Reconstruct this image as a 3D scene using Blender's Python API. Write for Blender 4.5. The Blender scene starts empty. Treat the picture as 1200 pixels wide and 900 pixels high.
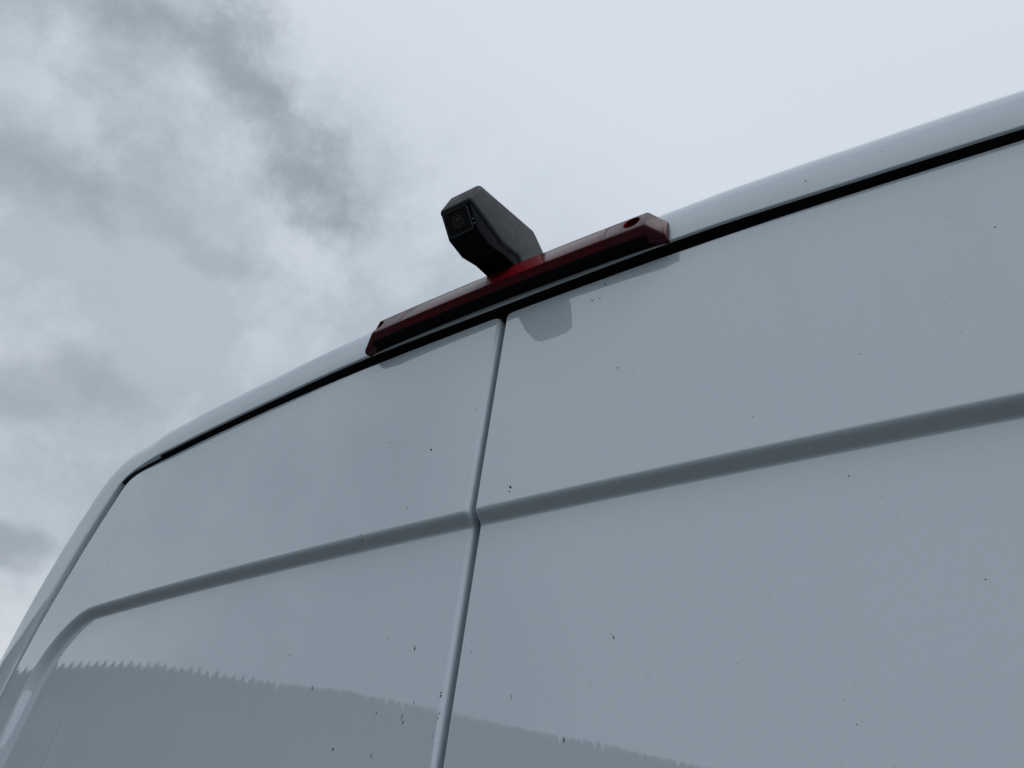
import bpy, bmesh, math, random
import numpy as np
from mathutils import Vector, Matrix
from mathutils.geometry import delaunay_2d_cdt
from mathutils import noise as mnoise

random.seed(7)
S = bpy.context.scene
COL = S.collection
Z0 = 2.15            # world height of the crease across the rear doors

# ------------------------------------------------------------------ camera
cam_data = bpy.data.cameras.new('camera')
cam_data.sensor_width = 36.0
cam_data.lens = 27.0
cam_data.clip_start = 0.02
cam_data.clip_end = 6000.0
cam = bpy.data.objects.new('camera', cam_data)
COL.objects.link(cam)
r_ = Vector((0.83040281, 0.5511931, 0.08134702))
d_ = Vector((-0.26475589, 0.51883196, -0.81284544))
w_ = Vector((-0.49024024, 0.65345204, 0.57677114))
m = Matrix.Identity(4)
for i in range(3):
    m[i][0] = r_[i]; m[i][1] = -d_[i]; m[i][2] = -w_[i]
m[0][3] = 0.438236; m[1][3] = -0.54; m[2][3] = Z0 - 0.331774
cam.matrix_world = m
S.camera = cam

# ------------------------------------------------------------------ view
S.view_settings.view_transform = 'Standard'
S.view_settings.look = 'None'
S.view_settings.exposure = 0.0
S.view_settings.gamma = 1.0
S.view_settings.use_curve_mapping = False

# ------------------------------------------------------------------ sun behind the overcast
SUN_EL, SUN_AZ = math.radians(62), math.radians(98)      # azimuth from +Y towards +X
sd = bpy.data.lights.new('sun', 'SUN')
sd.energy = 0.5
sd.angle = math.radians(30)
sd.color = (1.0, 0.97, 0.93)
sun = bpy.data.objects.new('sun', sd)
COL.objects.link(sun)
sv = Vector((math.sin(SUN_AZ) * math.cos(SUN_EL), math.cos(SUN_AZ) * math.cos(SUN_EL), math.sin(SUN_EL)))
sun.rotation_euler = sv.to_track_quat('Z', 'Y').to_euler()
sun.location = sv * 50


# ------------------------------------------------------------------ node helper
class NT:
    def __init__(self, tree):
        self.t = tree; self.n = tree.nodes; self.l = tree.links
        self.n.clear()
    def add(self, typ, **kw):
        nd = self.n.new(typ)
        for k, v in kw.items(): setattr(nd, k, v)
        return nd
    def put(self, sock, v):
        if isinstance(v, bpy.types.NodeSocket): self.l.new(v, sock)
        elif v is not None: sock.default_value = v
    def math(self, op, a, b=None, c=None, clamp=False):
        nd = self.add('ShaderNodeMath', operation=op, use_clamp=clamp)
        self.put(nd.inputs[0], a)
        if b is not None: self.put(nd.inputs[1], b)
        if c is not None: self.put(nd.inputs[2], c)
        return nd.outputs[0]
    def vec(self, op, a, b=None, s=None):
        nd = self.add('ShaderNodeVectorMath', operation=op)
        self.put(nd.inputs[0], a)
        if b is not None: self.put(nd.inputs[1], b)
        if s is not None: self.put(nd.inputs['Scale'], s)
        return nd.outputs['Value'] if op in ('DOT_PRODUCT', 'LENGTH', 'DISTANCE') else nd.outputs['Vector']
    def noise(self, v, scale, detail=4, rough=0.55, dist=0.0):
        nd = self.add('ShaderNodeTexNoise')
        self.put(nd.inputs['Vector'], v)
        nd.inputs['Scale'].default_value = scale
        nd.inputs['Detail'].default_value = detail
        nd.inputs['Roughness'].default_value = rough
        nd.inputs['Distortion'].default_value = dist
        return nd
    def ramp(self, f, a, b, c=0.0, d=1.0, smooth=True):
        nd = self.add('ShaderNodeMapRange', interpolation_type='SMOOTHSTEP' if smooth else 'LINEAR')
        nd.inputs['From Min'].default_value = a; nd.inputs['From Max'].default_value = b
        nd.inputs['To Min'].default_value = c; nd.inputs['To Max'].default_value = d
        self.put(nd.inputs['Value'], f)
        return nd.outputs[0]
    def mix(self, f, a, b):
        nd = self.add('ShaderNodeMix', data_type='RGBA')
        self.put(nd.inputs[0], f)
        self.put(nd.inputs[6], a); self.put(nd.inputs[7], b)
        return nd.outputs[2]


# ------------------------------------------------------------------ sky: Nishita under a cloud deck
world = bpy.data.worlds.new('World')
S.world = world
world.use_nodes = True
N = NT(world.node_tree)
tc = N.add('ShaderNodeTexCoord')
D = tc.outputs['Generated']
sep = N.add('ShaderNodeSeparateXYZ'); N.l.new(D, sep.inputs[0])
zc = N.math('MAXIMUM', sep.outputs[2], 0.10)
px = N.math('DIVIDE', sep.outputs[0], zc)
py = N.math('DIVIDE', sep.outputs[1], zc)
cmb = N.add('ShaderNodeCombineXYZ'); N.l.new(px, cmb.inputs[0]); N.l.new(py, cmb.inputs[1])
P = cmb.outputs[0]                                        # position on a flat cloud layer
warp = N.noise(D, 4.2, 6, 0.6)
wv = N.vec('SCALE', N.vec('SUBTRACT', warp.outputs['Color'], (0.5, 0.5, 0.5)), s=0.36)
PW = N.vec('ADD', P, wv)
warp2 = N.noise(D, 12.0, 9, 0.66)
PW = N.vec('ADD', PW, N.vec('SCALE', N.vec('SUBTRACT', warp2.outputs['Color'], (0.5, 0.5, 0.5)), s=0.24))

def capsule(A, B, r, amt):
    ax, ay = A; bx, by = B
    dx, dy = bx - ax, by - ay
    L2 = dx * dx + dy * dy
    rel = N.vec('SUBTRACT', PW, (ax, ay, 0))
    t = N.math('DIVIDE', N.vec('DOT_PRODUCT', rel, (dx, dy, 0)), L2, clamp=True)
    nr = N.vec('SCALE', (dx, dy, 0), s=t)
    dist = N.vec('DISTANCE', rel, nr)
    return N.math('MULTIPLY', N.ramp(dist, r, r * 0.0), amt)

caps = [((-0.98, -0.12), (-0.83, 0.12), 0.17, 0.70), ((-0.83, 0.10), (-0.775, 0.26), 0.15, 0.95), ((-0.775, 0.26), (-0.815, 0.55), 0.155, 1.0),
        ((-1.13, 0.33), (-1.10, 0.52), 0.11, 0.42), ((-1.32, 0.00), (-1.22, 0.25), 0.17, 0.75),
        ((-0.97, 0.10), (-1.05, 0.30), 0.08, 0.40),
        ((-2.05, 0.62), (-1.75, 0.66), 0.22, 0.62), ((-3.3, 1.15), (-3.0, 1.05), 0.22, 0.75),
        ((-0.70, 0.30), (-0.66, 0.55), 0.08, 0.22)]
dark = None
for c in caps:
    v = capsule(*c)
    dark = v if dark is None else N.math('MAXIMUM', dark, v)
QD = N.vec('ADD', D, N.vec('SCALE', wv, s=0.35))
broad = N.noise(QD, 2.3, 6, 0.58)
med = N.noise(QD, 6.0, 10, 0.64)
mott = N.math('ADD', N.math('MULTIPLY', broad.outputs['Fac'], 0.55), N.math('MULTIPLY', med.outputs['Fac'], 0.45))
mott = N.ramp(mott, 0.40, 0.62)
left = N.ramp(N.math('ADD', px, N.math('MULTIPLY', py, -0.25)), -0.45, -1.05)      # ragged cloud to the west, even veil to the east
light = (6.65, 7.26, 7.95, 1)
grey = (4.48, 5.10, 5.68, 1)
deep = (2.96, 3.38, 3.74, 1)
f1 = N.math('MULTIPLY', N.math('ADD', N.math('MULTIPLY', mott, 0.92), 0.26), left)
col = N.mix(f1, light, grey)
veil = N.math('MULTIPLY', N.ramp(broad.outputs['Fac'], 0.35, 0.7), 0.18)
col = N.mix(veil, col, (7.0, 7.5, 8.1, 1))
col = N.mix(N.math('MULTIPLY', dark, 0.9), col, deep)
side = N.ramp(N.vec('DOT_PRODUCT', D, (-0.93, 0.36, 0)), 0.45, 0.85)     # gap in the cloud low down beyond the left side of the van
low = N.ramp(N.math('ADD', sep.outputs[2], N.math('MULTIPLY', N.math('SUBTRACT', med.outputs['Fac'], 0.5), 0.16)), 0.30, 0.19)   # brighter strip low over the horizon
col = N.vec('SCALE', col, s=N.ramp(sep.outputs[2], 0.0, 0.85, 0.84, 1.06, smooth=False))
col = N.mix(N.math('MULTIPLY', N.math('MULTIPLY', low, side), N.math('SUBTRACT', 0.85, N.math('MULTIPLY', dark, 0.7))), col, (7.3, 7.6, 7.9, 1))
sky = N.add('ShaderNodeTexSky', sky_type='NISHITA')
sky.sun_disc = False
sky.sun_elevation = SUN_EL
sky.sun_rotation = SUN_AZ
skyc = N.mix(0.93, sky.outputs[0], col)
bg = N.add('ShaderNodeBackground'); bg.inputs['Strength'].default_value = 0.1
N.l.new(skyc, bg.inputs['Color'])
wo = N.add('ShaderNodeOutputWorld'); N.l.new(bg.outputs[0], wo.inputs['Surface'])


# ------------------------------------------------------------------ materials
def mat(name, fn):
    m = bpy.data.materials.new(name); m.use_nodes = True
    n = NT(m.node_tree)
    b = n.add('ShaderNodeBsdfPrincipled'); o = n.add('ShaderNodeOutputMaterial')
    n.l.new(b.outputs[0], o.inputs['Surface'])
    fn(n, b)
    return m

def setp(b, **kw):
    for k, v in kw.items():
        k = {'col': 'Base Color', 'rough': 'Roughness', 'coat': 'Coat Weight', 'coatr': 'Coat Roughness', 'coati': 'Coat IOR',
             'spec': 'Specular IOR Level', 'ior': 'IOR', 'metal': 'Metallic', 'trans': 'Transmission Weight'}[k]
        b.inputs[k].default_value = (*v, 1) if isinstance(v, tuple) else v

def bump(n, b, h, strength, dist):
    bp = n.add('ShaderNodeBump'); bp.inputs['Strength'].default_value = strength
    bp.inputs['Distance'].default_value = dist
    n.l.new(h, bp.inputs['Height']); n.l.new(bp.outputs[0], b.inputs['Normal'])
    return bp

def m_paint(n, b):
    tcx = n.add('ShaderNodeTexCoord').outputs['Object']
    setp(b, rough=0.5, spec=0.0, coat=1.0, coatr=0.012, coati=2.0)
    st = n.add('ShaderNodeMapping'); st.inputs['Scale'].default_value = (14, 14, 1.6); n.l.new(tcx, st.inputs[0])
    streak = n.noise(st.outputs[0], 1.0, 5, 0.6)                 # rain runs in the road film
    blot = n.noise(tcx, 5.0, 5, 0.6)
    grime = n.math('MULTIPLY', n.ramp(streak.outputs['Fac'], 0.5, 0.75), n.ramp(blot.outputs['Fac'], 0.4, 0.7))
    fine = n.noise(tcx, 420.0, 2, 0.5)
    dots = n.noise(tcx, 160.0, 1, 0.4)
    c = n.mix(n.math('MULTIPLY', grime, 0.30), (0.685, 0.785, 0.86, 1), (0.56, 0.61, 0.62, 1))
    c = n.mix(n.ramp(fine.outputs['Fac'], 0.3, 0.7, 0.0, 0.10), c, (0.50, 0.54, 0.56, 1))
    c = n.mix(n.ramp(dots.outputs['Fac'], 0.72, 0.82, 0.0, 0.12), c, (0.25, 0.26, 0.26, 1))
    n.l.new(c, b.inputs['Base Color'])
    n.l.new(n.ramp(blot.outputs['Fac'], 0.3, 0.7, 0.008, 0.03), b.inputs['Coat Roughness'])
    peel = n.noise(tcx, 230.0, 2, 0.5)
    dent = n.noise(tcx, 3.0, 2, 0.4)
    h = n.math('ADD', n.math('MULTIPLY', peel.outputs['Fac'], 0.0000022), n.math('MULTIPLY', dent.outputs['Fac'], 0.00022))
    bp = bump(n, b, h, 1.0, 1.0)
    n.l.new(bp.outputs[0], b.inputs['Coat Normal'])
PAINT = mat('white_van_paint', m_paint)

def plain(name, col, rough, spec=0.5, var=0.12, scale=60.0, bmp=0.0, coat=0.0, metal=0.0, coatr=0.03):
    def f(n, b):
        tcx = n.add('ShaderNodeTexCoord').outputs['Object']
        nz = n.noise(tcx, scale, 5, 0.6)
        dk = tuple(c * (1 - var) for c in col) + (1,)
        lt = tuple(min(1, c * (1 + var)) for c in col) + (1,)
        n.l.new(n.mix(nz.outputs['Fac'], dk, lt), b.inputs['Base Color'])
        setp(b, spec=spec, coat=coat, coatr=coatr, metal=metal)
        n.l.new(n.ramp(nz.outputs['Fac'], 0.3, 0.7, rough * 0.88, min(1, rough * 1.12)), b.inputs['Roughness'])
        if bmp:
            nb = n.noise(tcx, scale * 12, 3, 0.6)
            bump(n, b, nb.outputs['Fac'], bmp, 0.0004)
    return mat(name, f)

SEAL = plain('weathered_seal_rubber', (0.022, 0.024, 0.026), 0.75, 0.25)
RUBBER = plain('black_rubber', (0.006, 0.006, 0.007), 0.85, 0.15)
HOOD = plain('textured_dark_grey_plastic', (0.040, 0.045, 0.048), 0.62, 0.35, 0.10, 90, 0.5)
BLACK = plain('black_plastic', (0.004, 0.005, 0.007), 0.60, 0.07, 0.2, 70, 0.2)
GLOSSB = plain('gloss_black_plastic', (0.004, 0.004, 0.006), 0.16, 0.45, 0.1, 40)
RIMP = plain('worn_black_edge_plastic', (0.07, 0.075, 0.08), 0.35, 0.5, 0.2, 90)
LENSG = plain('camera_lens_glass', (0.003, 0.004, 0.006), 0.05, 0.8, 0.0, 20)
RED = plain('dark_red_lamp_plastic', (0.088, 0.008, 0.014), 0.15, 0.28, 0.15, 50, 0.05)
REDC = plain('red_lamp_plastic_hood_reflection', (0.20, 0.004, 0.012), 0.42, 0.10, 0.12, 50)  # lens red, brightened to stand in for the camera hood's reflection
REDE = plain('smoked_red_lamp_plastic', (0.072, 0.011, 0.017), 0.26, 0.28, 0.2, 60, 0.1)
REDH = plain('clear_red_hole_wall', (0.16, 0.003, 0.009), 0.35, 0.3, 0.1, 50)
STEEL = plain('dull_screw_steel', (0.16, 0.15, 0.14), 0.5, 0.5, 0.3, 300, metal=0.8)
GLASS = plain('dark_cab_glass', (0.012, 0.015, 0.017), 0.05, 0.6, 0.0, 5)
TRIM = plain('grey_bumper_plastic', (0.045, 0.047, 0.05), 0.6, 0.4, 0.15, 30, 0.3)
TYRE = plain('tyre_rubber', (0.018, 0.018, 0.018), 0.85, 0.3, 0.2, 40, 0.4)
ALLOY = plain('silver_wheel_paint', (0.45, 0.46, 0.47), 0.4, 0.5, 0.1, 30, metal=0.5)
DIRT = plain('dark_dirt', (0.06, 0.058, 0.055), 0.9, 0.2, 0.4, 500)
PALE = plain('pale_dirt', (0.80, 0.82, 0.82), 0.8, 0.2, 0.1, 500)

def m_ground(n, b):
    tcx = n.add('ShaderNodeTexCoord').outputs['Object']
    a = n.noise(tcx, 0.4, 6, 0.6); g = n.noise(tcx, 70, 4, 0.7)
    c = n.mix(a.outputs['Fac'], (0.034, 0.036, 0.034, 1), (0.058, 0.060, 0.056, 1))
    c = n.mix(n.ramp(g.outputs['Fac'], 0.35, 0.7, 0, 0.6), c, (0.10, 0.10, 0.095, 1))
    n.l.new(c, b.inputs['Base Color']); setp(b, rough=0.8, spec=0.3)
    bump(n, b, g.outputs['Fac'], 0.6, 0.004)
ASPHALT = mat('worn_asphalt', m_ground)

def m_hill(n, b):
    tcx = n.add('ShaderNodeTexCoord').outputs['Object']
    a = n.noise(tcx, 0.012, 6, 0.6); g = n.noise(tcx, 0.11, 6, 0.65)
    c = n.mix(n.ramp(a.outputs['Fac'], 0.42, 0.58), (0.026, 0.036, 0.020, 1), (0.055, 0.066, 0.032, 1))
    c = n.mix(n.ramp(g.outputs['Fac'], 0.35, 0.7), c, (0.045, 0.044, 0.030, 1))
    n.l.new(c, b.inputs['Base Color']); setp(b, rough=0.95, spec=0.1)
HILL = mat('rough_hillside', m_hill)

def m_conifer(n, b):
    tcx = n.add('ShaderNodeTexCoord').outputs['Object']
    g = n.noise(tcx, 1.4, 5, 0.65)
    n.l.new(n.mix(g.outputs['Fac'], (0.012, 0.022, 0.012, 1), (0.040, 0.052, 0.028, 1)), b.inputs['Base Color'])
    setp(b, rough=0.9, spec=0.1)
CONIFER = mat('dark_conifer_foliage', m_conifer)
BARK = plain('conifer_bark', (0.05, 0.035, 0.025), 0.95, 0.1, 0.3, 3)


# ------------------------------------------------------------------ object helpers
def link(name, me, material, parent=None, kind=None):
    o = bpy.data.objects.new(name, me); COL.objects.link(o)
    if material is not None and not me.materials: me.materials.append(material)
    if parent is not None: o.parent = parent
    if kind: o['kind'] = kind
    return o

def obj(name, verts, faces, material, parent=None, smooth=True, normals=None, kind=None, fix=False):
    me = bpy.data.meshes.new(name)
    me.from_pydata([tuple(v) for v in verts], [], [tuple(f) for f in faces])
    me.validate(); me.update()
    if fix:
        bm = bmesh.new(); bm.from_mesh(me)
        bmesh.ops.recalc_face_normals(bm, faces=bm.faces)
        bm.to_mesh(me); bm.free()
    if smooth: me.shade_smooth()
    if normals is not None: me.normals_split_custom_set_from_vertices([tuple(v) for v in normals])
    return link(name, me, material, parent, kind)

def bmobj(name, bm, material, parent=None, smooth=False, bevel=0.0, segs=2, angle=None, kind=None):
    bmesh.ops.recalc_face_normals(bm, faces=bm.faces)
    if bevel:
        es = [e for e in bm.edges if len(e.link_faces) == 2 and e.calc_face_angle(0) > math.radians(angle or 20)]
        bmesh.ops.bevel(bm, geom=es, offset=bevel, segments=segs, affect='EDGES', clamp_overlap=True, profile=0.5)
    me = bpy.data.meshes.new(name); bm.to_mesh(me); bm.free()
    if smooth:
        me.shade_smooth()
        me.set_sharp_from_angle(angle=math.radians(38))
    return link(name, me, material, parent, kind)

def prism_x(bm, prof, x0, x1):
    """closed profile of (y, z) points carried from x0 to x1"""
    a = [bm.verts.new((x0, y, z)) for y, z in prof]
    c = [bm.verts.new((x1, y, z)) for y, z in prof]
    n = len(prof)
    for i in range(n):
        bm.faces.new((a[i], a[(i + 1) % n], c[(i + 1) % n], c[i]))
    bm.faces.new(list(reversed(a))); bm.faces.new(c)

def box(bm, x0, x1, y0, y1, z0, z1):
    prism_x(bm, [(y0, z0), (y1, z0), (y1, z1), (y0, z1)], x0, x1)

def tube(bm, c0, c1, r0, r1, n=24, caps=True):
    c0 = Vector(c0); c1 = Vector(c1); ax = (c1 - c0).normalized()
    u = ax.orthogonal().normalized(); v = ax.cross(u)
    A = []; B = []
    for i in range(n):
        t = 2 * math.pi * i / n
        q = u * math.cos(t) + v * math.sin(t)
        A.append(bm.verts.new(c0 + q * r0)); B.append(bm.verts.new(c1 + q * r1))
    for i in range(n):
        bm.faces.new((A[i], A[(i + 1) % n], B[(i + 1) % n], B[i]))
    if caps:
        bm.faces.new(list(reversed(A))); bm.faces.new(B)

def sstep(a, b, x):
    t = min(1.0, max(0.0, (x - a) / (b - a)))
    return t * t * (3 - 2 * t)


# ------------------------------------------------------------------ rear surface of the van (local z, 0 = crease)
def ysurf(x, z):
    zz = z if z > -0.5 else -0.5 + (z + 0.5) * 0.35
    return 0.0551 * x * x + 0.06 * zz

# depth of the recessed window blank
_d = np.linspace(-0.0075, 0.0160, 400)
_m = np.clip((_d + 0.0050) / 0.0080, 0, 1); _m = _m * _m * (3 - 2 * _m)
_n = np.clip((0.0116 - _d) / 0.0048, 0, 1); _n = _n * _n * (3 - 2 * _n)
_g = np.cumsum(_m * _n); REC = 0.012
_g = _g / _g[-1] * REC

def sdf(x, z):
    r = 0.11
    qx = abs(x) - (0.822 - r); qz = abs(z + 0.31) - (0.31 - r)
    return -(math.hypot(max(qx, 0), max(qz, 0)) + min(max(qx, qz), 0.0) - r)      # positive inside

def depth(x, z):
    v = float(np.interp(sdf(x, z), _d, _g))
    bead = math.exp(-((abs(x) - 0.668) / 0.0075) ** 2) * sstep(-0.10, -0.20, z) * (1 - sstep(-0.5, -0.55, z))
    return v - 0.0007 * bead

def rear(x, z): return ysurf(x, z) + depth(x, z)

def nrm(x, z):
    e = 0.0006
    fx = (rear(x + e, z) - rear(x - e, z)) / (2 * e); fz = (rear(x, z + e) - rear(x, z - e)) / (2 * e)
    v = Vector((fx, -1, fz)); v.normalize(); return v

def resample(pts, step, stepfar=None):
    out = [pts[0]]
    for a, b in zip(pts[:-1], pts[1:]):
        L = math.dist(a, b)
        st = step if (stepfar is None or max(a[1], b[1]) > -0.32) else stepfar
        n = max(1, int(round(L / st)))
        for i in range(1, n + 1):
            t = i / n
            out.append(tuple(p + (q - p) * t for p, q in zip(a, b)))
    return out

def smooth_path(pts, k, it, closed=False):
    P_ = np.array(pts, float)
    for _ in range(it):
        if closed:
            P_ = (np.roll(P_, 1, 0) + 2 * P_ + np.roll(P_, -1, 0)) / 4
        else:
            Q = P_.copy(); Q[1:-1] = (P_[:-2] + 2 * P_[1:-1] + P_[2:]) / 4; P_ = Q
    return P_

TOP = [(0.0, .2695), (.10, .2693), (.20, .2698), (.32, .2688), (.40, .2670), (.47, .2653), (.54, .2635), (.60, .2618), (.66, .2597),
       (.72, .2575), (.765, .2555), (.790, .2528), (.8085, .2470), (.8185, .2360), (.8240, .2220), (.832, .2000), (.844, .1700),
       (.857, .1300), (.868, .0850), (.879, .0400), (.887, .0), (.892, -.05), (.8935, -.12), (.896, -.30)]

def door_outline(sgn, gap):
    side = [(.902, -.55), (.908, -.90), (.905, -1.25), (.895, -1.45), (.88, -1.475)]
    path = [(gap, -1.475), (gap, TOP[0][1])] + [p for p in TOP if p[0] > gap + .01] + side + [(gap, -1.475)]
    path = resample(path, 0.0032)
    P_ = smooth_path(path[:-1], 3, 7, closed=True)
    # thin out far points
    out = []; acc = 9
    for i, p in enumerate(P_):
        q = out[-1] if out else None
        need = 0.0032 if p[1] > -0.30 else 0.03
        if q is None or math.dist(p, q) >= need * 0.9: out.append((float(p[0]), float(p[1])))
    return out

def make_door(sgn, gap, rseam, parent):
    OL = door_outline(sgn, gap)
    n = len(OL)
    nn = []
    for i in range(n):
        a = np.array(OL[i - 2]); b = np.array(OL[(i + 2) % n]); t = b - a; t /= np.linalg.norm(t)
        nn.append((-t[1], t[0]))
    # orient outward (path runs up the seam then over: seam normal must be -x)
    k0 = min(range(n), key=lambda i: abs(OL[i][0] - gap) + abs(OL[i][1] + .2))
    if nn[k0][0] > 0: nn = [(-a, -b) for a, b in nn]
    rad = []
    for (x, z), q in zip(OL, nn):
        s = max(0.0, -q[0]) * (1 - sstep(gap + .003, gap + .015, x))
        rad.append(0.0024 + (rseam - 0.0024) * s)
    verts = []; norms = []; faces = []
    inner = [(x - q[0] * r, z - q[1] * r) for (x, z), q, r in zip(OL, nn, rad)]
    # interior points
    pts = [Vector(p) for p in inner]
    ed = [(i, (i + 1) % n) for i in range(n)]
    innp = np.array(inner)
    def ok(x, z, marg=0.004):
        dd = np.min(np.hypot(innp[:, 0] - x, innp[:, 1] - z))
        if dd < marg: return False
        c = False; j = n - 1
        for i in range(n):
            xi, zi = inner[i]; xj, zj = inner[j]
            if (zi > z) != (zj > z) and x < (xj - xi) * (z - zi) / (zj - zi) + xi: c = not c
            j = i
        return c
    extra = []
    # contours along the step of the window blank
    base = []
    for i in range(150):
        base.append((0.712 * i / 150, 0.0, 0, 1))
    for i in range(44):
        t = math.pi / 2 * i / 44
        base.append((0.712 + 0.11 * math.sin(t), -0.11 + 0.11 * math.cos(t), math.sin(t), math.cos(t)))
    for i in range(42): base.append((0.822, -0.11 - 0.38 * i / 42, 1, 0))
    for i in range(14):
        t = math.pi / 2 * i / 14
        base.append((0.712 + 0.11 * math.cos(t), -0.51 - 0.11 * math.sin(t), math.cos(t), -math.sin(t)))
    for i in range(40): base.append((0.712 * (1 - i / 40), -0.62, 0, -1))
    for dd in (-.0075, -.005, -.0028, -.001, .001, .003, .0055, .008, .010, .012, .014, .016):
        for x, z, a, b in base:
            q = (x - a * dd, z - b * dd)
            if ok(*q, 0.0012): extra.append(q)
    for off in (-.016, -.011, -.0075, -.005, -.0025, 0, .0025, .005, .0075, .011, .016):
        for i in range(30):
            z = -0.11 - i * 0.014
            extra.append((0.668 + off, z))
    z = 0.262
    while z > -1.46:
        st = 0.012 if z > -0.30 else 0.04
        x = gap + 0.008
        while x < 0.91:
            if not (-0.016 < sdf(x, z) < 0.025 and z > -.64) and not (abs(x - .668) < .022 and -.52 < z < -.10):
                if ok(x, z): extra.append((x, z))
            x += st
        z -= st
    pts += [Vector(p) for p in extra]
    r = delaunay_2d_cdt(pts, ed, [], 1, 1e-6)
    vco, fcs = r[0], r[2]
    orig = r[3]
    # map rim indices
    rim = {}
    for i, o in enumerate(orig):
        for k in o:
            if k < n: rim[k] = i
    for p in vco:
        x, z = p
        verts.append((sgn * x, rear(x, z), z + Z0))
        q = nrm(x, z); norms.append(Vector((sgn * q.x, q.y, q.z)))
    for f in fcs:
        a, b, c = [vco[i] for i in f[:3]]
        area = (b[0] - a[0]) * (c[1] - a[1]) - (b[1] - a[1]) * (c[0] - a[0])
        f = list(f)
        # outward is -Y : counter-clockwise seen from -Y means x right, z up
        if (area < 0) != (sgn < 0): f.reverse()
        faces.append(f)
    prev = [rim[i] for i in range(n)]
    steps = [(math.radians(a), None) for a in (18, 36, 54, 72, 90)] + [(math.pi / 2, 0.024), (None, None)]
    for ph, back in steps:
        cur = []
        for i in range(n):
            q = nn[i]; x0, z0 = inner[i]; rr = rad[i]
            if ph is None:
                x = x0 - q[0] * 0.02; z = z0 - q[1] * 0.02; y = rear(x0, z0) + 0.024; nv = Vector((0, 1, 0))
            else:
                x = x0 + q[0] * rr * math.sin(ph); z = z0 + q[1] * rr * math.sin(ph)
                y = rear(x0, z0) + (rr * (1 - math.cos(ph)) if back is None else back)
                sn = nrm(x0, z0)
                nv = sn * math.cos(ph) + Vector((q[0], 0, q[1])) * math.sin(ph)
            cur.append(len(verts)); verts.append((sgn * x, y, z + Z0))
            norms.append(Vector((sgn * nv.x, nv.y, nv.z)).normalized())
        for i in range(n):
            j = (i + 1) % n
            f = (prev[i], prev[j], cur[j], cur[i])
            faces.append(f if sgn > 0 else tuple(reversed(f)))
        prev = cur
    # winding of the rim faces: make them agree with their normals
    fixed = []
    V = [Vector(v) for v in verts]
    for f in faces:
        nf = (V[f[1]] - V[f[0]]).cross(V[f[2]] - V[f[0]])
        av = sum((norms[i] for i in f), Vector())
        fixed.append(tuple(reversed(f)) if nf.dot(av) < 0 else tuple(f))
    return obj('rear_door', verts, fixed, PAINT, parent, True, norms)


van = bpy.data.objects.new('van', None); COL.objects.link(van)
van['label'] = 'white high-roof van with a red light bar and reversing camera above its rear doors'
van['category'] = 'van'

door_l = make_door(-1, 0.0058, 0.0056, van)
door_l['label'] = 'left rear door, its rounded edge tucked behind the centre seam'
door_r = make_door(1, 0.0026, 0.0022, van)
door_r['label'] = 'right rear door, larger in view and crisp along the centre seam'

# ------------------------------------------------------------------ body: frame round the doors, sides and roof
LIP = [(0.0, .2765), (.10, .2772), (.20, .2783), (.27, .2778), (.32, .2758), (.40, .2722), (.47, .2700), (.54, .2678), (.60, .2660),
       (.66, .2640), (.72, .2622), (.765, .2610), (.800, .2585), (.8250, .2500), (.8365, .2385), (.8430, .2230), (.8505, .2020), (.8625, .1720),
       (.8750, .1310), (.8850, .0855), (.8935, .0405), (.8995, .0), (.9035, -.05), (.9045, -.12), (.906, -.30), (.912, -.55),
       (.918, -.90), (.915, -1.25), (.905, -1.60)]
path = [(-x, z) for x, z in reversed(LIP)] + LIP[1:]
path = resample(path, 0.005, 0.04)
path = [tuple(p) for p in smooth_path(path, 3, 5)]
def lipproud(x, z): return 0.010 - 0.0065 * sstep(0.70, 0.84, abs(x)) - 0.002 * sstep(0.10, -0.10, z)
def width(x, z, q):
    a = abs(q[0])
    return 0.0672 + (0.098 - 0.0672) * a + (0.0045 * sstep(.752, .742, abs(x)) if z > .2 else 0) - 0.002     # the roof strip ends in a small step at each corner
YS = [0.25, 0.8, 1.8, 3.0, 3.9]
verts = []; rings = []; NP = len(path)
ring_def = lambda p, W: [(-.030, .036), (-.0, .036), (.0, -p + .0045), (.0003, -p + .0020), (.0010, -p + .0008), (.0020, -p + .0002), (.0034, -p),
                         (.30 * W, -p + .0009), (.52 * W, -p + .0021), (.68 * W, -p + .0044), (.80 * W, -p + .0090),
                         (.90 * W, -p + .0168), (.97 * W, -p + .028), (W, -p + .036), (W + .008, .060), (W + .016, .12)]
for i, (x, z) in enumerate(path):
    a = path[max(0, i - 1)]; b = path[min(NP - 1, i + 1)]
    t = np.array(b) - np.array(a); t /= np.linalg.norm(t)
    q = (-t[1], t[0])
    if x * q[0] + (z + .6) * q[1] < 0: q = (-q[0], -q[1])
    W = width(x, z, q); p = lipproud(x, z)
    y0 = ysurf(x, z)
    ring = []
    for o, dy in ring_def(p, W):
        ring.append((x + q[0] * o, y0 + dy, z + q[1] * o + Z0))
    for k, Y in enumerate(YS):
        o = W + 0.022 + 0.004 * k
        zz = z + q[1] * o; xx = x + q[0] * o
        xx = math.copysign(min(abs(xx), 1.02), xx)
        ring.append((xx, Y, zz + Z0))
    # cab and bonnet
    for Y, hs, xs in ((4.25, .93, .99), (4.75, .70, .97), (5.05, .545, .95), (5.55, .47, .90), (5.75, .34, .84)):
        o = W + 0.035
        zz = (z + q[1] * o + Z0 - .5) * hs + .5; xx = (x + q[0] * o) * xs
        ring.append((xx, Y, zz))
    rings.append(ring)
NR = len(rings[0])
verts = [v for r in rings for v in r]
faces = []
for i in range(NP - 1):
    for k in range(NR - 1):
        faces.append((i * NR + k, i * NR + k + 1, (i + 1) * NR + k + 1, (i + 1) * NR + k))
faces.append([i * NR + NR - 1 for i in range(NP)])
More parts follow.
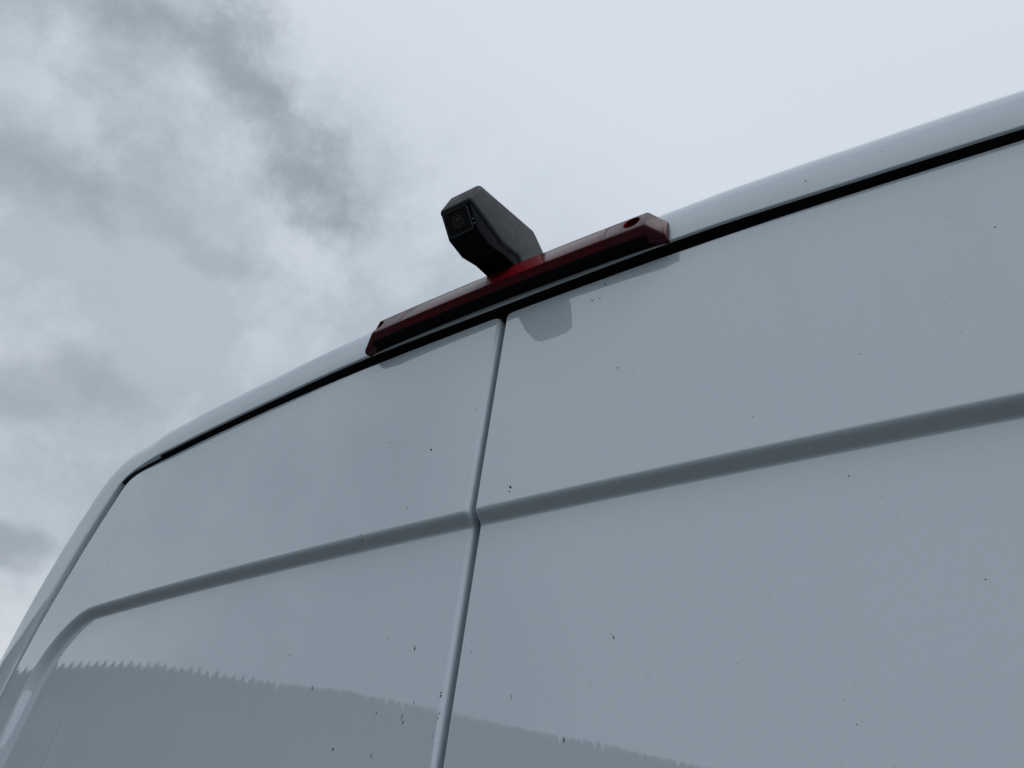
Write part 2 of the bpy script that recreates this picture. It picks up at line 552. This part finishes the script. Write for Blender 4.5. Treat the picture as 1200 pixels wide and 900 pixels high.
body = obj('body', verts, faces, PAINT, van, True, fix=True)
body.data.set_sharp_from_angle(angle=math.radians(50))
# make sure the normals face out
c_face = max(body.data.polygons, key=lambda p: p.center.z)
if c_face.normal.z < 0: body.data.flip_normals()

def cab_panel(name, sel, k0, k1, off):
    idx = [i for i, (x, z) in enumerate(path) if sel(x, z)]
    vv = []; ff = []
    for i in idx:
        for k in range(k0, k1 + 1):
            v = Vector(rings[i][k]); c = Vector((0, v.y - .6, 1.2)); vv.append(v + (v - c).normalized() * off)
    w = k1 - k0 + 1
    for a in range(len(idx) - 1):
        if idx[a + 1] != idx[a] + 1: continue
        for k in range(w - 1): ff.append((a * w + k, a * w + k + 1, (a + 1) * w + k + 1, (a + 1) * w + k))
    return obj(name, vv, ff, GLASS, van, True, fix=True)
kk = 16 + len(YS)
cab_panel('windscreen', lambda x, z: abs(x) < .74 and z > .1, kk, kk + 2, .006)

# channel seals
def swept(name, sel, prof, material, parent):
    idx = [i for i, (x, z) in enumerate(path) if sel(x, z)]
    vv = []; ff = []; w = len(prof)
    for i in idx:
        x, z = path[i]; a = path[i - 1]; b = path[i + 1]
        t = np.array(b) - np.array(a); t /= np.linalg.norm(t); q = (-t[1], t[0])
        if x * q[0] + (z + .6) * q[1] < 0: q = (-q[0], -q[1])
        for o, dy in prof: vv.append((x + q[0] * o, ysurf(x, z) + dy, z + q[1] * o + Z0))
    for a in range(len(idx) - 1):
        for k in range(w): ff.append((a * w + k, a * w + (k + 1) % w, (a + 1) * w + (k + 1) % w, (a + 1) * w + k))
    ff.append(list(range(w))); ff.append([(len(idx) - 1) * w + k for k in range(w)])
    return obj(name, vv, ff, material, parent, True, fix=True)
swept('door_seal', lambda x, z: z > .2 and abs(x) < .715,
      [(.0008, -.0078), (-.0006, -.0070), (-.0016, -.0035), (-.0030, .001), (-.006, .0050), (-.010, .008), (-.014, .016), (-.014, .034), (.0008, .034)], RUBBER, van)
for sg in (1, -1):
    swept('door_seal', lambda x, z: z > .243 and .702 <= sg * x < .835, [(.0008, -.0030), (-.0014, -.0015), (-.0040, .0040), (-.012, .010), (-.012, .034), (.0008, .034)], SEAL, van)
    swept('door_seal', lambda x, z: -1.4 < z <= .243 and sg * x > .7, [(-.0012, .0100), (-.0040, .0085), (-.0200, .0110), (-.0200, .034), (-.0012, .034)], SEAL, van)
# seal behind the centre seam
vv = []; ff = []
zs = np.linspace(.262, -1.47, 90)
for z in zs:
    y = rear(0, z)
    for x, dy in ((-.012, .016), (-.004, .013), (.004, .013), (.012, .016), (.012, .03), (-.012, .03)): vv.append((x, y + dy, z + Z0))
for a in range(len(zs) - 1):
    for k in range(6): ff.append((a * 6 + k, a * 6 + (k + 1) % 6, (a + 1) * 6 + (k + 1) % 6, (a + 1) * 6 + k))
obj('seam_seal', vv, ff, RUBBER, van, True, fix=True)

# ------------------------------------------------------------------ dirt specks on the paint
SPECKS = [(-0.1597, 0.2514, 1.2, 1), (-0.2039, 0.2085, 0.6, 1), (-0.1436, 0.1224, 1, 1.8), (-0.0743, 0.0938, 1.6, 1), (-0.0201, 0.1336, 0.7, 1), (-0.0121, 0.1149, 0.6, 1), (-0.052, 0.1082, 0.5, 1), (0.0269, 0.0783, 0.6, 1), (0.0155, 0.1566, 0.5, 1), (-0.113, 0.0645, 0.7, 1), (-0.0911, 0.0242, 0.7, 3), (-0.1522, 0.0037, 0.9, 1.6), (-0.1518, -0.0015, 1, 1), (0.0427, 0.0185, 1.6, 1.3), (0.0423, 0.0138, 1, 1.5), (-0.0891, -0.1136, 0.9, 1), (-0.0522, -0.1271, 1.5, 1.8), (-0.2285, -0.1166, 0.9, 1.5), (-0.179, -0.1536, 1.1, 2.5), (-0.0836, -0.1831, 0.8, 1), (-0.0517, -0.1877, 1, 3.2), (-0.049, -0.1921, 1, 1.8), (-0.0409, -0.176, 0.6, 2.5), (-0.0095, -0.1865, 0.6, 3), (-0.0105, -0.191, 0.7, 1), (-0.0135, -0.2051, 0.8, 1), (-0.1288, -0.2119, 1.2, 1.2), (-0.0788, -0.219, 1, 2.4), (-0.0115, -0.1727, 1.1, 1.4), (-0.0115, -0.1699, 0.8, 1), (0.1204, 0.2397, 1.4, 1), (0.13, 0.2382, 0.9, 1), (0.1354, 0.2584, 1.2, 1), (0.1422, 0.22, 0.5, 1), (0.062, 0.1978, 0.7, 1.4), (0.1552, 0.1308, 0.8, 2.6), (0.1396, 0.0992, 0.5, 1), (0.0131, -0.1274, 0.4, 2), (0.0143, -0.1366, 0.6, 2.4), (0.0629, -0.1781, 0.7, 4.2), (0.1542, -0.1379, 0.9, 2.6), (0.1518, -0.1349, 0.5, 1), (0.1155, -0.2131, 1, 2), (0.3466, -0.0324, 0.8, 1), (0.3729, 0.0717, 0.6, 1), (0.4925, 0.1687, 0.8, 1), (0.4158, -0.1249, 0.6, 1), (0.3201, -0.1946, 0.4, 1), (0.2828, 0.0342, 0.6, 1), (0.2512, -0.1664, 0.5, 1), (-0.684, 0.1921, 0.9, 1), (-0.7277, 0.0709, 0.9, 1), (-0.6784, 0.0198, 0.7, 1), (-0.8027, -0.17, 1.2, 1.8), (0.325, -0.2098, 0.5, 1), (0.2228, -0.0488, 0.4, 1), (0.1081, -0.0508, 0.4, 1), (-0.2571, 0.1277, 0.4, 1), (-0.317, 0.0803, 0.4, 1), (-0.4382, 0.0449, 0.4, 1), (-0.0184, 0.1437, 0.5, 1.5)]

def specks(name, lst, material, parent, fy=rear):
    vv = []; ff = []
    for x, z, s, el in lst:
        r = 0.00095 * s; n = 9
        ph = random.uniform(0, 6.28)
        bend = random.uniform(-.35, .35)
        a0 = len(vv)
        vv.append((x, fy(x, z) - r * .35, z + Z0))
        for k in range(n):
            t = 2 * math.pi * k / n + ph
            rr = r * random.uniform(.6, 1.3)
            dz = math.sin(t) * rr * el; dx = math.cos(t) * rr / math.sqrt(el) + dz * bend
            vv.append((x + dx, fy(x + dx, z + dz) - 0.00005, z + dz + Z0))
        for k in range(n): ff.append((a0, a0 + 1 + (k + 1) % n, a0 + 1 + k))
    return obj(name, vv, ff, material, parent, True, fix=False, kind='stuff')
rnd = random.Random(3)
tiny = [(rnd.uniform(-.75, .75), rnd.uniform(-.25, .25), rnd.uniform(.12, .26), rnd.choice((1, 1, 1.6, 2.4))) for _ in range(80)]
tiny = [t for t in tiny if abs(t[1]) > .02 and abs(t[0]) > .012]
specks('dirt_specks', [s for s in SPECKS + tiny if s[0] < 0], DIRT, door_l)
specks('dirt_specks', [s for s in SPECKS + tiny if s[0] > 0], DIRT, door_r)
specks('pale_specks', [(-.4167, -.1571, 1.1, 1.0), (-.641, -.1855, .8, 1.5), (-.6414, -.1966, .8, 1.6), (-.60, -.16, .4, 1), (-.55, -.18, .4, 1)], PALE, door_l)
specks('dirt_specks', [(.3599, .2957, 1.2, 2.0), (.43, .300, .5, 1), (.262, .292, .6, 1)], DIRT, van, lambda x, z: ysurf(x, .2725) - .0097 + .06 * (z - .2725) * .6)

# ------------------------------------------------------------------ brake light bar
bar = bpy.data.objects.new('brake_light', None); COL.objects.link(bar); bar.parent = van
bar['label'] = 'long red high-level brake light bar with a screw hole near each end'
HL = 0.2165
def arch(x): return 0.0042 * (1 - (x / HL) ** 2)
# cross-section points (y, z) : full section and end section
FULL = [(.022, .2812), (-.0020, .2780), (-.0042, .2782), (-.0058, .2806), (-.0074, .2836), (-.0125, .2932), (-.0118, .2958), (-.0030, .3215), (-.0004, .3243), (.030, .3330)]
ENDS = [(.022, .2815), (.0040, .2758), (.0022, .2759), (.0008, .2767), (.0001, .2775), (-.0006, .2784), (-.0008, .2808), (.0040, .3030), (.0068, .3060), (.030, .3150)]
def section(x):
    t = sstep(0, 1, 0) if abs(x) <= .197 else (abs(x) - .197) / (HL - .197)
    return [(a[0] + (b[0] - a[0]) * t, a[1] + (b[1] - a[1]) * t + arch(x)) for a, b in zip(FULL, ENDS)]
def bar_piece(name, xs, material, shear=()):
    bm = bmesh.new(); prev = None
    for x in xs:
        cur = [bm.verts.new((x - (.0135 * min(1, max(0, (z - arch(x) - .2958) / .0257)) if x in shear else 0), y, z + Z0)) for y, z in section(x)]
        if prev is None: bm.faces.new(cur)
        else:
            m_ = len(cur)
            for i in range(m_): bm.faces.new((prev[i], prev[(i + 1) % m_], cur[(i + 1) % m_], cur[i]))
        prev = cur
    bm.faces.new(prev)
    o = bmobj(name, bm, material, bar, smooth=True, bevel=.0013 if name == 'end_cap' else .0008, segs=3, angle=24)
    return o
def dark_base(o):          # the lower half of the bar is its black backing, the upper half the red lens
    o.data.materials.append(BLACK); k = len(o.data.materials) - 1
    for p in o.data.polygons:
        c = p.center
        if abs(c.x) < .2 and c.z - Z0 - arch(c.x) < .2830: p.material_index = k
def lin(a, b, n): return [a + (b - a) * i / n for i in range(n + 1)]
mid = bar_piece('lens', lin(-.0132, .0705, 6), REDC, (-.0132, .0705))  # slanted ends trace the edge of the hood's reflection
mid['label'] = 'red middle lens under the camera, coloured brighter where it reflects the camera hood'
mid.data.materials.append(RED)      # only its slanted face has the red painted for the hood's reflection
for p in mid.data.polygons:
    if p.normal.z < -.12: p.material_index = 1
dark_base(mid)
dark_base(bar_piece('lens', lin(-.1475, -.0134, 6), RED, (-.0134,)))
dark_base(bar_piece('lens', lin(.0707, .1475, 6), RED, (.0707,)))
ends = []
for s in (-1, 1):
    xs = [s * v for v in (.1478, .165, .197, .209, .2148, HL)]
    o = bar_piece('end_cap', xs, REDE)
    # screw hole cut through the slanted face
    cb = bmesh.new()
    hx = .180 if s > 0 else -.1955
    c = Vector((hx, -.0055, .3100 + arch(hx) - .0010 + Z0)); ax = Vector((0, -1, .35)).normalized()
    tube(cb, c + ax * .03, c - ax * .0105, .0098, .0090, 28)
    bmesh.ops.scale(cb, vec=(1.08, 1, 1.2), verts=cb.verts, space=Matrix.Translation(-c))
    bmesh.ops.recalc_face_normals(cb, faces=cb.faces)
    cm = bpy.data.meshes.new('hole'); cb.to_mesh(cm); cb.free(); cm.materials.append(REDH)
    co = bpy.data.objects.new('hole', cm); COL.objects.link(co)
    md = o.modifiers.new('hole', 'BOOLEAN'); md.object = co; md.operation = 'DIFFERENCE'; md.solver = 'EXACT'; md.material_mode = 'TRANSFER'
    dg = bpy.context.evaluated_depsgraph_get()
    nm = bpy.data.meshes.new_from_object(o.evaluated_get(dg))
    o.modifiers.clear(); old = o.data; o.data = nm; nm.name = 'end_cap'
    if not nm.materials: nm.materials.append(REDE)
    bpy.data.objects.remove(co)
    dark_base(o)
    # screw head at the bottom of the hole
    sb = bmesh.new(); p = c - ax * .0100
    tube(sb, p, p + ax * .0022, .0042, .0034, 18)
    bmobj('screw', sb, STEEL, bar, smooth=True)
# thin gasket between bar and body
bm = bmesh.new()
prev = None
for x in lin(-.214, .214, 20):
    y = ysurf(x, .28)
    cur = [bm.verts.new((x, yy, zz + arch(x) + Z0)) for yy, zz in ((.006, .2782), (.006, .2812), (.03, .2835), (.03, .2815))]
    if prev:
        for i in range(4): bm.faces.new((prev[i], prev[(i + 1) % 4], cur[(i + 1) % 4], cur[i]))
    else: bm.faces.new(cur)
    prev = cur
bm.faces.new(prev)
bmobj('gasket', bm, RUBBER, bar)

# ------------------------------------------------------------------ reversing camera
rc = bpy.data.objects.new('reversing_camera', None); COL.objects.link(rc); rc.parent = van
rc['label'] = 'dark grey wedge-shaped camera hood standing out above the middle of the light bar'
hood = [(-.0885, .3845), (.0270, .4130), (.0560, .3960), (.0640, .3700), (.0660, .3250), (.0150, .3280), (.0020, .3440), (-.0320, .3345), (-.1025, .3450)]
bm = bmesh.new()
prism_x(bm, [(y, z + Z0) for y, z in hood], -.0235, .0235)
# narrow the far top a little and open the underside
bmobj('camera_hood', bm, HOOD, rc, smooth=True, bevel=.0050, segs=4, angle=20)
bm = bmesh.new()
lin_ = [(-.0992, .3455), (-.0985, .3437), (-.0322, .3332), (.0030, .3432), (.0140, .3400), (.0140, .3500), (-.0300, .3600), (-.0950, .3500)]
prism_x(bm, [(y, z + Z0) for y, z in lin_], -.0216, .0216)
bmobj('hood_lining', bm, BLACK, rc)
bm = bmesh.new()
under = [(-.0985, .3465), (-.1000, .3430), (-.0790, .3175), (-.0520, .3135), (-.0257, .3225), (.0000, .3250), (.0120, .3240), (.0120, .3500), (-.0300, .3600), (-.0800, .3600)]
prism_x(bm, [(y, z + Z0) for y, z in under], -.0208, .0208)
bmobj('camera_module', bm, BLACK, rc, smooth=True, bevel=.0022, segs=3, angle=18)
# lens face
A = Vector((0, -.1000, .3430 + Z0)); B = Vector((0, -.0790, .3175 + Z0))
dn = (B - A).normalized(); ax = Vector((0, dn.z, -dn.y))
if ax.y > 0: ax = -ax
C0 = A.lerp(B, .50)
def rrect(hw, hh, r, n=6):
    out = []
    for cx, cy, a0 in ((hw - r, hh - r, 0), (-hw + r, hh - r, 90), (-hw + r, -hh + r, 180), (hw - r, -hh + r, 270)):
        for i in range(n + 1):
            t = math.radians(a0 + 90 * i / n); out.append((cx + r * math.cos(t), cy + r * math.sin(t)))
    return out
def plate(name, hw, hh, r, h0, h1, material, inner=None, bev=0.0):
    bm = bmesh.new(); X = Vector((1, 0, 0))
    def P3(u, v, h): return C0 + X * u + dn * v + ax * h
    o0 = [bm.verts.new(P3(u, v, h0)) for u, v in rrect(hw, hh, r)]
    o1 = [bm.verts.new(P3(u, v, h1)) for u, v in rrect(hw, hh, r)]
    n = len(o0)
    for i in range(n): bm.faces.new((o0[i], o0[(i + 1) % n], o1[(i + 1) % n], o1[i]))
    if inner:
        q = [bm.verts.new(P3(u, v, h1)) for u, v in rrect(hw - inner, hh - inner, max(.0005, r - inner))]
        s_ = [bm.verts.new(P3(u, v, h0)) for u, v in rrect(hw - inner, hh - inner, max(.0005, r - inner))]
        for i in range(n):
            j = (i + 1) % n
            bm.faces.new((o1[i], o1[j], q[j], q[i])); bm.faces.new((q[i], q[j], s_[j], s_[i]))
    else:
        bm.faces.new(o1)
    bm.faces.new(o0) if not inner else None
    return bmobj(name, bm, material, rc, smooth=True)
plate('camera_bezel', .0172, .0150, .0038, -.001, .0022, RIMP, inner=.0010)
plate('camera_face', .0162, .0140, .0030, -.001, .0014, GLOSSB)
def ring(name, r0, r1, h0, h1, material):
    bm = bmesh.new(); X = Vector((1, 0, 0)); n = 32; L = []
    for rr, h in ((r1, h0), (r1, h1), (r0, h1), (r0, h0)):
        L.append([bm.verts.new(C0 + X * rr * math.cos(2 * math.pi * i / n) + dn * rr * math.sin(2 * math.pi * i / n) + ax * h) for i in range(n)])
    for a, b in zip(L, L[1:] + L[:1]):
        for i in range(n): bm.faces.new((a[i], a[(i + 1) % n], b[(i + 1) % n], b[i]))
    return bmobj(name, bm, material, rc, smooth=True)
ring('lens_ring', .0062, .0074, .001, .0026, RIMP)
ring('lens_ring', .0036, .0045, .001, .0024, RIMP)
bm = bmesh.new()
bmesh.ops.create_uvsphere(bm, u_segments=20, v_segments=12, radius=.0034)
bmesh.ops.scale(bm, vec=(1, .45, 1), verts=bm.verts)
bmesh.ops.rotate(bm, matrix=Vector((0, 1, 0)).rotation_difference(ax).to_matrix(), verts=bm.verts)
bmesh.ops.translate(bm, vec=C0 + ax * .0012, verts=bm.verts)
bmobj('camera_lens', bm, LENSG, rc, smooth=True)
# small infrared lamps beside the lens face
for u, v in ((.0186, .004), (.0186, .009)):
    bm = bmesh.new(); c = C0 + Vector((u, 0, 0)) + dn * v
    tube(bm, c - ax * .001, c + ax * .0012, .0014, .0011, 12)
    bmobj('infrared_lamp', bm, RIMP, rc, smooth=True)

# ------------------------------------------------------------------ the rest of the van (below and beside the frame)
for s, d in ((-1, door_l), (1, door_r)):
    for z in (-.25, -1.20):
        bm = bmesh.new(); x = .903
        y = ysurf(x, z)
        box(bm, s * (x - .05), s * (x + .06), y - .012, y + .002, z + Z0 - .03 - .25, z + Z0 + .03 - .25)
        bmobj('hinge', bm, PAINT, d, smooth=True, bevel=.003)
bm = bmesh.new(); z = -1.0; y = ysurf(.1, z)
box(bm, .03, .20, y - .035, y - .020, Z0 + z - .02, Z0 + z + .02)
box(bm, .035, .055, y - .025, y + .004, Z0 + z - .012, Z0 + z + .012)
box(bm, .175, .195, y - .025, y + .004, Z0 + z - .012, Z0 + z + .012)
bmobj('door_handle', bm, TRIM, door_r, smooth=True, bevel=.003)
for s in (-1, 1):
    bm = bmesh.new()
    for z0, z1 in ((-1.15, -.85), (-.85, -.72)):
        box(bm, s * .925, s * .990, .015, .075, Z0 + z0 + .002, Z0 + z1 - .002)
    bmobj('tail_lamp', bm, RED, van, smooth=True, bevel=.006)
bm = bmesh.new(); box(bm, -.96, .96, -.20, .10, .42, .62)
bmobj('rear_bumper', bm, TRIM, van, smooth=True, bevel=.02, segs=3)
bm = bmesh.new(); box(bm, -.86, .86, -.02, 5.6, .30, .56)
bmobj('chassis', bm, BLACK, van)
bm = bmesh.new(); box(bm, -.86, .86, 5.55, 5.82, .34, .66)
bmobj('front_bumper', bm, TRIM, van, smooth=True, bevel=.03, segs=3)
for sx in (-1, 1):
    for y in (1.15, 4.75):
        bm = bmesh.new()
        tube(bm, (sx * .90, y, .34), (sx * 1.03, y, .34), .34, .34, 40)
        w = bmobj('wheel', bm, TYRE, van, smooth=True, bevel=.02, segs=3, angle=60)
        bm = bmesh.new()
        tube(bm, (sx * 1.00, y, .34), (sx * 1.036, y, .34), .20, .17, 32)
        bmobj('rim', bm, ALLOY, w, smooth=True, bevel=.004)

# ------------------------------------------------------------------ ground and valley sides
def E_(az):
    T_ = [(-180, 4.0), (-120, 8.0), (-100, 9.5), (-90, 10.4), (-84, 11.0), (-80, 12.2), (-76, 13.5), (-72.5, 14.3), (-69, 15.1), (-65, 15.75), (-59, 16.25),
          (-55, 16.6), (-49.5, 17.25), (-43, 17.35), (-34.6, 17.3), (-27.5, 17.0), (-19, 16.3), (-10, 15.4), (0, 14.0), (20, 11.5),
          (45, 9.0), (90, 6.0), (135, 4.5), (180, 4.0)]
    return float(np.interp(az, [t[0] for t in T_], [t[1] for t in T_]))
RR = 400.0
def hill_z(az, r):
    top = 1.9 + RR * math.tan(math.radians(E_(az)))
    wood = 7.5 * sstep(-4, -16, az) * sstep(-96, -86, az)
    top -= wood + 0.4
    t = min(1.0, max(0.0, (r - 70) / (RR - 70)))
    h = top * (t ** 1.35)
    if r > RR: h = top - (r - RR) * 0.10
    h += 0.7 * mnoise.noise(Vector((r * math.sin(math.radians(az)) * .02, r * math.cos(math.radians(az)) * .02, 0))) * (0 if r < 80 else 1) * min(1, (r - 70) / 60)
    return max(h, -5)
rs = [70, 90, 115, 140, 170, 200, 230, 260, 290, 320, 345, 365, 380, 390, 400, 406, 420, 460, 560, 900, 1500]
vv = []; ff = []
AZ = [(-180 + i * 1.5) for i in range(240)]
for az in AZ:
    for r in rs:
        a = math.radians(az)
        vv.append((r * math.sin(a), -r * math.cos(a), hill_z(az, r) if r > 70 else -.3))
w = len(rs)
for i in range(240):
    j = (i + 1) % 240
    for k in range(w - 1): ff.append((i * w + k, j * w + k, j * w + k + 1, i * w + k + 1))
obj('hills', vv, ff, HILL, None, True, fix=True, kind='structure')
bm = bmesh.new()
vs = [bm.verts.new((x, y, 0)) for x, y in ((-2500, -2500), (2500, -2500), (2500, 2500), (-2500, 2500))]
bm.faces.new(vs)
bmobj('ground', bm, ASPHALT, None, kind='structure')

# one conifer: tiered, ragged crown on a trunk
def conifer_mesh(seed):
    rg = random.Random(seed); vv = []; ff = []
    H = 10.0; tiers = 9; n = 9
    for t in range(tiers):
        z0 = 1.2 + (H - 1.6) * t / tiers; z1 = z0 + (H - z0) * .32 + .5
        r0 = 3.0 * (1 - t / tiers) ** .9 + .25
        a0 = len(vv); vv.append((0, 0, min(H, z1)))
        for k in range(n * 2):
            a = math.pi * k / n + rg.uniform(-.1, .1)
            rr = r0 * (1.0 if k % 2 == 0 else .55) * rg.uniform(.8, 1.15)
            vv.append((rr * math.cos(a), rr * math.sin(a), z0 - (.35 if k % 2 == 0 else -.15)))
        for k in range(n * 2): ff.append((a0, a0 + 1 + k, a0 + 1 + (k + 1) % (n * 2)))
    return vv, ff
def tree_pts(seed): return conifer_mesh(seed)
crowns = []
for s in range(4):
    v_, f_ = conifer_mesh(s)
    me = bpy.data.meshes.new('crown'); me.from_pydata(v_, [], f_); me.materials.append(CONIFER); crowns.append(me)
bm = bmesh.new(); tube(bm, (0, 0, 0), (0, 0, 9), .22, .04, 8)
tm = bpy.data.meshes.new('trunk'); bm.to_mesh(tm); bm.free(); tm.materials.append(BARK)
rg = random.Random(11)
az = -86.0
while az < -57.5:
    a = math.radians(az); r = RR + rg.uniform(-2, 2)
    z = hill_z(az, RR)
    t = bpy.data.objects.new('conifer_tree', None); COL.objects.link(t)
    hs = rg.uniform(.755, .835)
    t.location = (r * math.sin(a), -r * math.cos(a), z - .6)
    t.rotation_euler = (0, 0, rg.uniform(0, 6.28)); t.scale = (1.22, 1.22, hs)
    t['label'] = 'dark conifer standing in the row along the hill ridge that the van doors reflect'
    t['category'] = 'tree'; t['group'] = 'conifers along the reflected ridge'
    c = bpy.data.objects.new('crown', rg.choice(crowns)); COL.objects.link(c); c.parent = t
    k = bpy.data.objects.new('trunk', tm); COL.objects.link(k); k.parent = t
    az += rg.uniform(.74, .84)
# woodland covering the rest of the slope
vv = []; ff = []
pool = [conifer_mesh(20 + s) for s in range(3)]
rw = random.Random(5)
def add_tree(az, r, sc, zoff=0.0):
    v_, f_ = rw.choice(pool); a = math.radians(az); ro = rw.uniform(0, 6.28); b = len(vv)
    X = r * math.sin(a); Y = -r * math.cos(a); Zb = hill_z(az, r) + zoff
    cc, ss = math.cos(ro), math.sin(ro)
    for x, y, z in v_: vv.append((X + (x * cc - y * ss) * sc * 1.1, Y + (x * ss + y * cc) * sc * 1.1, Zb + z * sc))
    for f in f_: ff.append(tuple(i + b for i in f))
for _ in range(900): add_tree(rw.uniform(-90, -10), rw.uniform(330, 392), rw.uniform(.5, .72), -.8)
az = -90
while az < -57: add_tree(az, RR - 4 + rw.uniform(-2, 2), rw.uniform(.60, .64), -.2); az += rw.uniform(.20, .28)
az = -57.5
while az < -8:
    for k in range(2): add_tree(az + rw.uniform(-.2, .2), RR + rw.uniform(-5, 3), rw.uniform(.735, .765), -.4)
    az += rw.uniform(.16, .26)
obj('woodland', vv, ff, CONIFER, None, False, kind='stuff')
